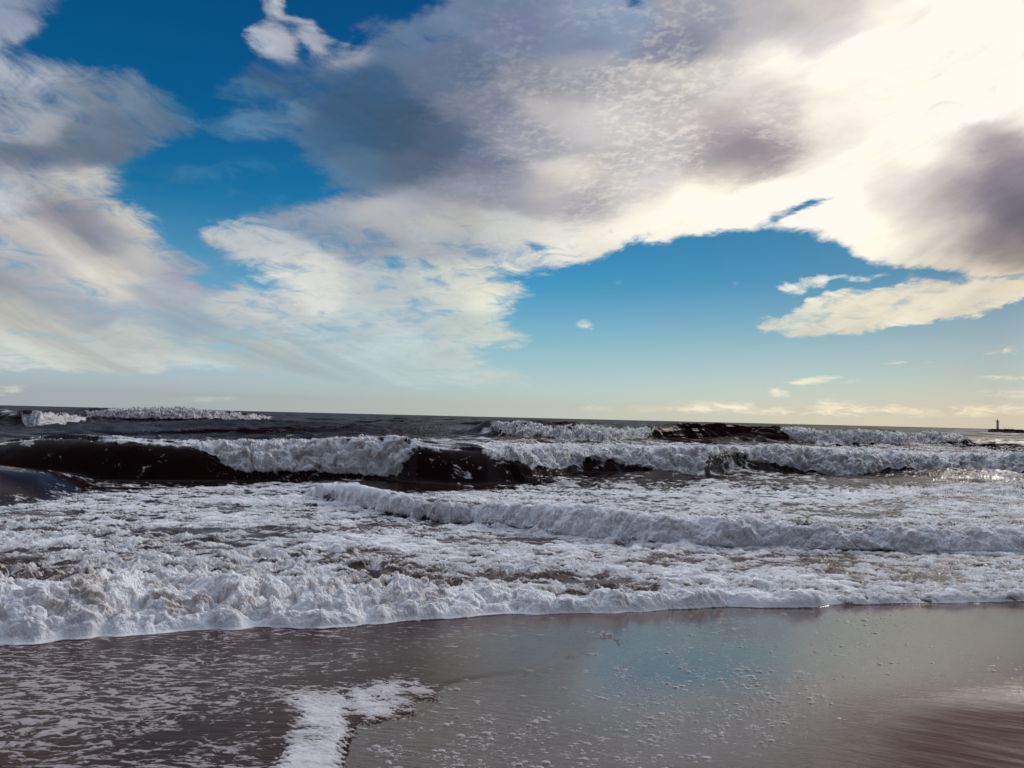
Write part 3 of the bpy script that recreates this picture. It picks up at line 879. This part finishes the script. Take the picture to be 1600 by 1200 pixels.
# ------------------------------------------------------------------ beach
def sand_material():
    m, n = new_mat("wet_sand")
    p = n.node('ShaderNodeTexCoord').outputs['Object']
    rot = n.node('ShaderNodeVectorRotate', rotation_type='Z_AXIS')
    n.put(rot.inputs['Vector'], p)
    rot.inputs['Angle'].default_value = R(16)
    pr = n.v('MULTIPLY', rot.outputs[0], (0.16, 1.0, 1.0))
    grain = n.noise(p, 900.0, 3, 0.6)
    mott = n.noise(p, 1.3, 6, 0.6)
    dry = n.m('MULTIPLY', attr(n, "drained"), n.ss(n.noise(pr, 9.0, 6, 0.62, 0.4), 0.3, 0.62, 0.82, 1.05))
    col = n.mix(mott, (0.055, 0.028, 0.019), (0.088, 0.047, 0.031))
    col = n.mix(n.m('MULTIPLY', n.ss(grain, 0.4, 0.7), 0.5), col, (0.17, 0.11, 0.08))
    n.put(n.bsdf.inputs['Base Color'], col)
    rough = n.mixf(dry, 0.055, 0.5)
    n.put(n.bsdf.inputs['Roughness'], n.m('ADD', rough, n.m('MULTIPLY', n.m('SUBTRACT', mott, .5), 0.05)))
    n.put(n.bsdf.inputs['IOR'], n.mixf(dry, 1.8, 1.2))
    n.bsdf.inputs['Specular Tint'].default_value = (1.0, 0.92, 0.86, 1.0)
    n.put(n.bsdf.inputs['Specular IOR Level'], n.m('MULTIPLY', n.m('SUBTRACT', 1.0, dry), n.mixf(attr(n, 'film'), 0.36, 1.25)))
    rill = n.noise(pr, 26.0, 5, 0.62, 0.5)
    rill2 = n.noise(n.v('MULTIPLY', p, (0.22, 1, 1)), 9.0, 4, 0.6, 0.3)
    b = n.m('ADD', n.m('MULTIPLY', n.m('MULTIPLY', rill, attr(n, "rill")), n.mixf(dry, 0.0095, 0.026)), n.m('MULTIPLY', rill2, 0.0010))
    b = n.m('ADD', b, n.m('MULTIPLY', grain, 0.00016))
    bp = n.node('ShaderNodeBump')
    bp.inputs['Strength'].default_value = 1.0
    bp.inputs['Distance'].default_value = 1.0
    n.put(bp.inputs['Height'], b)
    n.l.new(bp.outputs[0], n.bsdf.inputs['Normal'])
    return m


def build_beach():
    x = np.linspace(-40, 40, 500)
    y = np.concatenate([np.linspace(-30, 1.5, 40)[:-1], np.linspace(1.5, 14, 400)[:-1], np.linspace(14, 120, 60)])
    X, Y = np.meshgrid(x, y)
    Z = sand_z(Y, X) + 0.004 * np.sin(X * 1.3 + Y * .7) + 0.003 * np.sin(X * .6 - Y * 1.9)
    PX, PY = to_px(X, np.maximum(Y, 1.0), Z - EYE)
    dr = Canvas(-320, 900, 1920, 1400, 6, 0.0)
    dr.poly([(1400, 1096), (1500, 1090), (1920, 1080), (1920, 1400), (1330, 1400), (1330, 1200), (1350, 1130)], 0.9, 60, 16)
    dr.poly([(560, 940), (960, 950), (980, 990), (900, 1040), (700, 1075), (560, 1080)], 0.45, 26)
    ri = Canvas(-320, 900, 1920, 1400, 6, 0.12)
    ri.poly([(680, 1070), (900, 1030), (900, 1130), (1200, 1090), (1920, 1070), (1920, 1400), (500, 1400), (560, 1140)], 0.7, 25)
    ri.poly([(1130, 1120), (1300, 1080), (1920, 1080), (1920, 1400), (1000, 1400)], 1.0, 25)
    fi = Canvas(-320, 900, 1920, 1400, 6, 0.0)
    fi.poly([(960, 930), (1920, 930), (1920, 1078), (1400, 1080), (1290, 1100), (1180, 1150), (1000, 1140), (900, 1090)], 1.0, 30)
    fi.spot(1060, 1165, 90, 25, 0.8)
    o = add_mesh("beach", np.stack([X, Y, Z], -1).reshape(-1, 3), grid_faces(len(y), len(x)), sand_material(),
                 attrs={"drained": dr.get(PX, PY).ravel(), "rill": ri.get(PX, PY).ravel(),
                        "film": fi.get(PX, PY).ravel()})
    o["kind"] = "structure"
    return o


build_beach()


# ------------------------------------------------------------------ spray and clots of foam thrown off the breakers
def foam_mat(name, col, rough=0.6):
    m, n = new_mat(name)
    p = n.node('ShaderNodeTexCoord').outputs['Object']
    n.put(n.bsdf.inputs['Base Color'], n.mix(n.noise(p, 8.0, 3), tuple(c * 0.82 for c in col), col))
    n.put(n.bsdf.inputs['Roughness'], rough)
    n.put(n.bsdf.inputs['Specular IOR Level'], 0.3)
    return m


OCT_V = np.array([(1, 0, 0), (-1, 0, 0), (0, 1, 0), (0, -1, 0), (0, 0, 1), (0, 0, -1)], float)
OCT_F = np.array([(0, 2, 4), (2, 1, 4), (1, 3, 4), (3, 0, 4), (2, 0, 5), (1, 2, 5), (3, 1, 5), (0, 3, 5)])


def clots(C, Rd):
    """one soup of small irregular clots: centres C, radii Rd"""
    n = len(C)
    v = OCT_V[None] * (1 + rng.uniform(-.45, .45, (n, 6, 1))) * Rd[:, None, None] * rng.uniform(.6, 1.5, (n, 1, 3))
    a = rng.uniform(0, 6.28, n)
    c, s_ = np.cos(a)[:, None], np.sin(a)[:, None]
    w = v.copy()
    w[..., 0] = v[..., 0] * c - v[..., 2] * s_
    w[..., 2] = v[..., 0] * s_ + v[..., 2] * c
    V = (w + C[:, None, :]).reshape(-1, 3)
    F = (OCT_F[None] + 6 * np.arange(n)[:, None, None]).reshape(-1, 3)
    return V, F


def build_spray():
    # wave index, photo x range, count, radius, height thrown
    jobs = [(0, -150, 700, 11000, 0.0040, 0.050), (0, 700, 1270, 3600, 0.0030, 0.018), (1, 540, 1750, 9000, 0.0055, 0.035),
            (3, 320, 640, 5200, 0.009, 0.11), (3, 760, 1750, 9000, 0.009, 0.09), (3, 150, 320, 300, 0.010, 0.05),
            (4, 765, 1030, 900, 0.026, 0.14), (4, 1220, 1515, 800, 0.026, 0.12), (5, 30, 140, 350, 0.026, 0.12),
            (6, 133, 425, 700, 0.05, 0.32)]
    CC, RR = [], []
    for wi, x0, x1, cnt, rad, thr in jobs:
        px = rng.uniform(x0, x1, cnt)
        t = slope_of(np.stack([px, np.full(cnt, 800.0)], -1))[0]
        o = np.argsort(t)
        t = t[o]
        tab = wave_tables(t)
        nm, yb, rn, h, shp, back, rest = tab[wi]
        clump = 0.5 + 0.5 * np.sin(t * 37 + wi) * np.sin(t * 91 + 2 * wi)
        on = rng.random(cnt)
        s = np.where(on < 0.55, rng.uniform(0.85, 1.6, cnt), rng.uniform(0.0, 1.0, cnt))
        y = yb + rn * s
        z = sea_z(t[None], y[None], [tuple(q for q in w_) for w_ in tab])[0]
        a_ = AM.get(*to_px(t * y, y, z - EYE))
        up = rng.exponential(1.0, cnt) * thr * (0.3 + clump) * np.where(on < 0.55, 1.0, 0.35)
        z = z + a_ * 0.45 + up
        y = y - np.where(on < 0.55, 0, a_ * rng.uniform(0.2, 0.8, cnt))
        keep = h > 0.04
        CC.append(np.stack([t * y, y, z], -1)[keep])
        RR.append((rad * rng.uniform(.4, 1.0, cnt) * np.exp(-up / thr * .3))[keep])
    V, F = clots(np.concatenate(CC), np.concatenate(RR))
    o = add_mesh("spray", V, F, foam_mat("spray_white", (0.76, 0.775, 0.82)))
    o["kind"] = "stuff"


build_spray()


def build_bubbles():
    """clusters of bubbles and foam pellets left standing on the wet sand"""
    de = Canvas(-100, 930, 1700, 1260, 4, 0.0)
    de.poly([(960, 960), (1280, 955), (1450, 950), (1400, 985), (1250, 1000), (1050, 1000)], 0.75, 16)
    de.poly([(960, 1020), (1180, 1010), (1330, 1040), (1290, 1075), (1200, 1160), (1060, 1180), (940, 1190), (900, 1110)], 0.9, 20)
    de.poly([(640, 1120), (940, 1100), (1100, 1200), (560, 1230), (580, 1150)], 0.62, 20)
    de.poly([(1280, 985), (1400, 1000), (1420, 1050), (1300, 1060)], 0.4, 14)
    de.poly([(1450, 1030), (1600, 1030), (1600, 1060), (1450, 1060)], 0.3, 12)
    de.spot(800, 1080, 120, 25, 0.2)
    n = 24000
    px, py = rng.uniform(560, 1640, n), 952 + 275 * rng.random(n) ** 1.0
    cl = .5 + .5 * np.sin(px * .045 + 3 * np.sin(py * .05)) * np.sin(py * .09 + 2 * np.sin(px * .02))
    k = rng.random(n) < de.get(px, py) * (0.12 + 1.3 * cl ** 1.6) * 0.8
    px, py = px[k], py[k]
    below = py > np.interp(px, [p[0] for p in A_BASE], [p[1] for p in A_BASE]) + 3
    px, py = px[below], py[below]
    d = ray(px, py)
    t, kk = d[:, 0] / d[:, 1], d[:, 2] / d[:, 1]
    y = -EYE / kk
    for _ in range(12):
        sl = tilt(t * y)
        y = (EYE - sl * SY) / -(kk + sl)
    x = t * y
    r = np.clip(rng.lognormal(math.log(0.0047), 0.5, len(x)), .0035, .018) * np.clip(0.75 + y * .06, .8, 1.3)
    # a low dome: three rings and a pole
    ns, rings = 8, [(1.0, 0.0), (0.93, 0.35), (0.62, 0.72)]
    ph = np.arange(ns) / ns * 2 * math.pi
    dome = [(a * math.cos(q), a * math.sin(q), h) for a, h in rings for q in ph] + [(0, 0, .9)]
    dome = np.array(dome)
    F = []
    for j in range(2):
        for i in range(ns):
            a, b = j * ns + i, j * ns + (i + 1) % ns
            F += [(a, b, b + ns), (a, b + ns, a + ns)]
    F += [(2 * ns + i, 2 * ns + (i + 1) % ns, 3 * ns) for i in range(ns)]
    F = np.array(F)
    # pellets come in clots of one to three domes
    X, Yy, RR = [x], [y], [r]
    for _ in range(2):
        m = rng.random(len(x)) < .45
        X.append((x + rng.normal(0, 1.6, len(x)) * r)[m])
        Yy.append((y + rng.normal(0, .7, len(x)) * r)[m])
        RR.append((r * rng.uniform(.4, .8, len(x)))[m])
    x, y, r = np.concatenate(X), np.concatenate(Yy), np.concatenate(RR)
    nb = len(x)
    sx, sh = rng.uniform(1.0, 1.9, nb), rng.uniform(.45, .75, nb)
    V = dome[None] * np.stack([r * sx, r, r * sh], -1)[:, None, :]
    z = sand_z(y, x) + 0.004 * np.sin(x * 1.3 + y * .7) + 0.003 * np.sin(x * .6 - y * 1.9)
    V += np.stack([x, y, z - .001], -1)[:, None, :]
    FF = (F[None] + len(dome) * np.arange(nb)[:, None, None]).reshape(-1, 3)
    o = add_mesh("foam_bubbles", V.reshape(-1, 3), FF, foam_mat("bubble_foam", (0.46, 0.43, 0.42), 0.3))
    o["kind"] = "stuff"


build_bubbles()


# ------------------------------------------------------------------ breakwater with its lighthouse, and a buoy
def plain_mat(name, c1, c2, scale=0.8, rough=0.85, streak=(1, 1, 1)):
    m, n = new_mat(name)
    p = n.node('ShaderNodeTexCoord').outputs['Object']
    n.put(n.bsdf.inputs['Base Color'], n.mix(n.ss(n.noise(n.v('MULTIPLY', p, streak), scale, 6, .65), .35, .65), c1, c2))
    n.put(n.bsdf.inputs['Roughness'], rough)
    return m


def lathe(prof, seg=24):
    V, F = [], []
    for r, z in prof:
        for i in range(seg):
            a = 2 * math.pi * i / seg
            V.append((r * math.cos(a), r * math.sin(a), z))
    for j in range(len(prof) - 1):
        for i in range(seg):
            a, b = j * seg + i, j * seg + (i + 1) % seg
            F.append((a, b, b + seg, a + seg))
    return V, F


def box(x0, y0, z0, x1, y1, z1):
    V = [(x0, y0, z0), (x1, y0, z0), (x1, y1, z0), (x0, y1, z0), (x0, y0, z1), (x1, y0, z1), (x1, y1, z1), (x0, y1, z1)]
    F = [(0, 3, 2, 1), (4, 5, 6, 7), (0, 1, 5, 4), (1, 2, 6, 5), (2, 3, 7, 6), (3, 0, 4, 7)]
    return V, F


def join(parts):
    V, F = [], []
    for v, f in parts:
        k = len(V)
        V += list(v)
        F += [tuple(i + k for i in q) for q in f]
    return V, F


def empty(name, loc, label, cat, group=None):
    o = bpy.data.objects.new(name, None)
    COL.objects.link(o)
    o.location = loc
    o["label"], o["category"] = label, cat
    if group:
        o["group"] = group
    return o


def at(px, py, dist, z=None):
    d = ray(px, py)
    k = dist / d[1]
    return (float(d[0] * k), float(dist), float(EYE + d[2] * k) if z is None else z)


PIER_Y = 428.0
stone = plain_mat("dark_stone", (0.05, 0.038, 0.034), (0.11, 0.09, 0.08), 0.6)
paint = plain_mat("weathered_white_paint", (0.42, 0.40, 0.43), (0.62, 0.60, 0.62), 0.7, 0.6, (1, 1, .3))
dark = plain_mat("dark_iron", (0.02, 0.018, 0.018), (0.04, 0.035, 0.035), 2.0, 0.5)
glass, gn_ = new_mat("lantern_glass")
gn_.put(gn_.bsdf.inputs['Base Color'], (0.05, 0.06, 0.07, 1))
gn_.put(gn_.bsdf.inputs['Roughness'], 0.1)

px0 = at(1543.5, 671, PIER_Y + 5.2)[0]
deck = at(1560, 671.3, PIER_Y)[2]
bw = empty("breakwater", (px0, PIER_Y, 0), "long low dark stone breakwater running in from the right edge of the horizon", "breakwater")
parts = [box(0, 0, -4, 150, 5, deck - .12), box(-.25, -.25, deck - .12, 150, 5.2, deck), ]
for i in range(75):                          # coursed blocks of the outer face, each a little proud or shy
    w = 2.0
    parts.append(box(i * w + .04, -.16 - .08 * ((i * 7) % 3), -3.5, i * w + w - .04, 0.1, deck - .2 - .1 * ((i * 5) % 4)))
add_mesh("wall", *join(parts), stone, bw, smooth=False)
pp = [box(1.2, 4.2, deck, 7.8, 4.8, deck + .32), box(8.6, 4.2, deck, 14.5, 4.8, deck + .5), box(15.2, 4.2, deck, 19.0, 4.8, deck + .28),
      box(20.5, 4.2, deck, 150, 4.8, deck + .34)]
add_mesh("parapet", *join(pp), stone, bw, smooth=False)
toe = []
for i in range(110):
    x = rng.uniform(0.4, 120)
    s_ = rng.uniform(.35, .8)
    v, f = box(-s_, -s_, -s_, s_, s_, s_)
    M = Matrix.Rotation(rng.uniform(0, 3), 3, 'Z') @ Matrix.Rotation(rng.uniform(0, 3), 3, 'X')
    toe.append(([tuple(M @ Vector(q) + Vector((x, -0.9 + rng.uniform(-.5, .3), rng.uniform(-.3, .25)))) for q in v], f))
add_mesh("boulder_toe", *join(toe), stone, bw, smooth=False)["kind"] = "stuff"

lx = at(1558.7, 671, PIER_Y + 3)[0]
u = PIER_Y / FPX                              # metres per photo pixel out there
lh = empty("lighthouse", (lx, PIER_Y + 3, deck), "small pale lighthouse with dark lantern top standing near the breakwater's end", "lighthouse")
r0 = 1.75 * u
add_mesh("plinth", *lathe([(0, 0), (r0 * 1.35, 0), (r0 * 1.35, .35), (r0 * 1.1, .45), (0, .45)], 8), stone, lh, smooth=False)
tw = add_mesh("tower", *lathe([(r0 * 1.05, .44), (r0, 1.2), (r0 * .93, 11.0 * u), (r0 * .93, 11.6 * u)], 16), paint, lh)
add_mesh("door", *box(-.2, -r0 * 1.06 - .04, .45, .2, -r0 * .9, 1.35), dark, tw)
for zz in (5.0 * u, 8.4 * u):
    add_mesh("window", *box(-.09, -r0 * .99 - .03, zz, .09, -r0 * .85, zz + .34), glass, tw)
gal = add_mesh("gallery", *lathe([(r0 * .9, 11.6 * u), (r0 * 1.45, 11.9 * u), (r0 * 1.45, 12.3 * u), (0, 12.3 * u)], 16), paint, lh)
rl = [lathe([(r0 * 1.40, z), (r0 * 1.43, z), (r0 * 1.43, z + .03), (r0 * 1.40, z + .03)], 16) for z in (12.9 * u, 13.5 * u)]
for i in range(12):
    a = i * math.pi / 6
    x, y = r0 * 1.41 * math.cos(a), r0 * 1.41 * math.sin(a)
    rl.append(box(x - .012, y - .012, 12.3 * u, x + .012, y + .012, 13.5 * u))
add_mesh("railing", *join(rl), dark, gal, smooth=False)
lr = add_mesh("lantern_room", *lathe([(r0 * .62, 12.3 * u), (r0 * .62, 14.3 * u)], 8), glass, lh, smooth=False)
add_mesh("roof", *lathe([(r0 * .80, 14.3 * u), (r0 * .6, 14.9 * u), (r0 * .28, 15.5 * u), (r0 * .1, 16.0 * u), (0, 16.1 * u)], 12), dark, lh)
add_mesh("finial", *lathe([(.035, 16.0 * u), (.04, 18.4 * u), (0, 18.8 * u)], 6), dark, lh)


def lamp_post():
    o = empty("lamp_post", (0, 0, 0), "", "lamp post", "lamp posts on the breakwater")
    add_mesh("post", *lathe([(0, 0), (.10, 0), (.09, .25), (.045, .35), (.035, 4.6 * u), (0, 4.6 * u)], 8), dark, o)
    add_mesh("arm", *box(-.03, -.03, 4.5 * u, .42, .03, 4.5 * u + .05), dark, o, smooth=False)
    add_mesh("lamp_head", *join([box(.22, -.08, 4.5 * u - .09, .55, .08, 4.5 * u + .0)]), dark, o, smooth=False)
    return o


first = lamp_post()
spots = [(1567.3, "lamp post nearest the lighthouse, on the breakwater deck"),
         (1571.6, "second lamp post from the lighthouse, taller looking and dark above the thick parapet"),
         (1576.6, "third lamp post from the lighthouse on the breakwater"),
         (1580.6, "lamp post farthest from the lighthouse, toward the right edge")]
for i, (x, lb) in enumerate(spots):
    if i == 0:
        o = first
    else:
        o = first.copy()
        COL.objects.link(o)
        for ch in list(first.children):
            c = ch.copy()
            COL.objects.link(c)
            c.parent = o
    o.location = (at(x, 671, PIER_Y + 3.5)[0], PIER_Y + 3.5, deck)
    o["label"] = lb

bx, by, _ = at(662, 673, 96)
buoy = empty("buoy", (bx, by, 0.12), "tiny dark buoy floating alone on the open water behind the breakers", "buoy")
add_mesh("float", *lathe([(0, -.15), (.16, -.12), (.2, 0.0), (.17, .12), (.07, .2), (0, .2)], 16), dark, buoy)
add_mesh("mast", *lathe([(.035, .18), (.03, .38), (.06, .39), (.06, .46), (0, .48)], 10), dark, buoy)
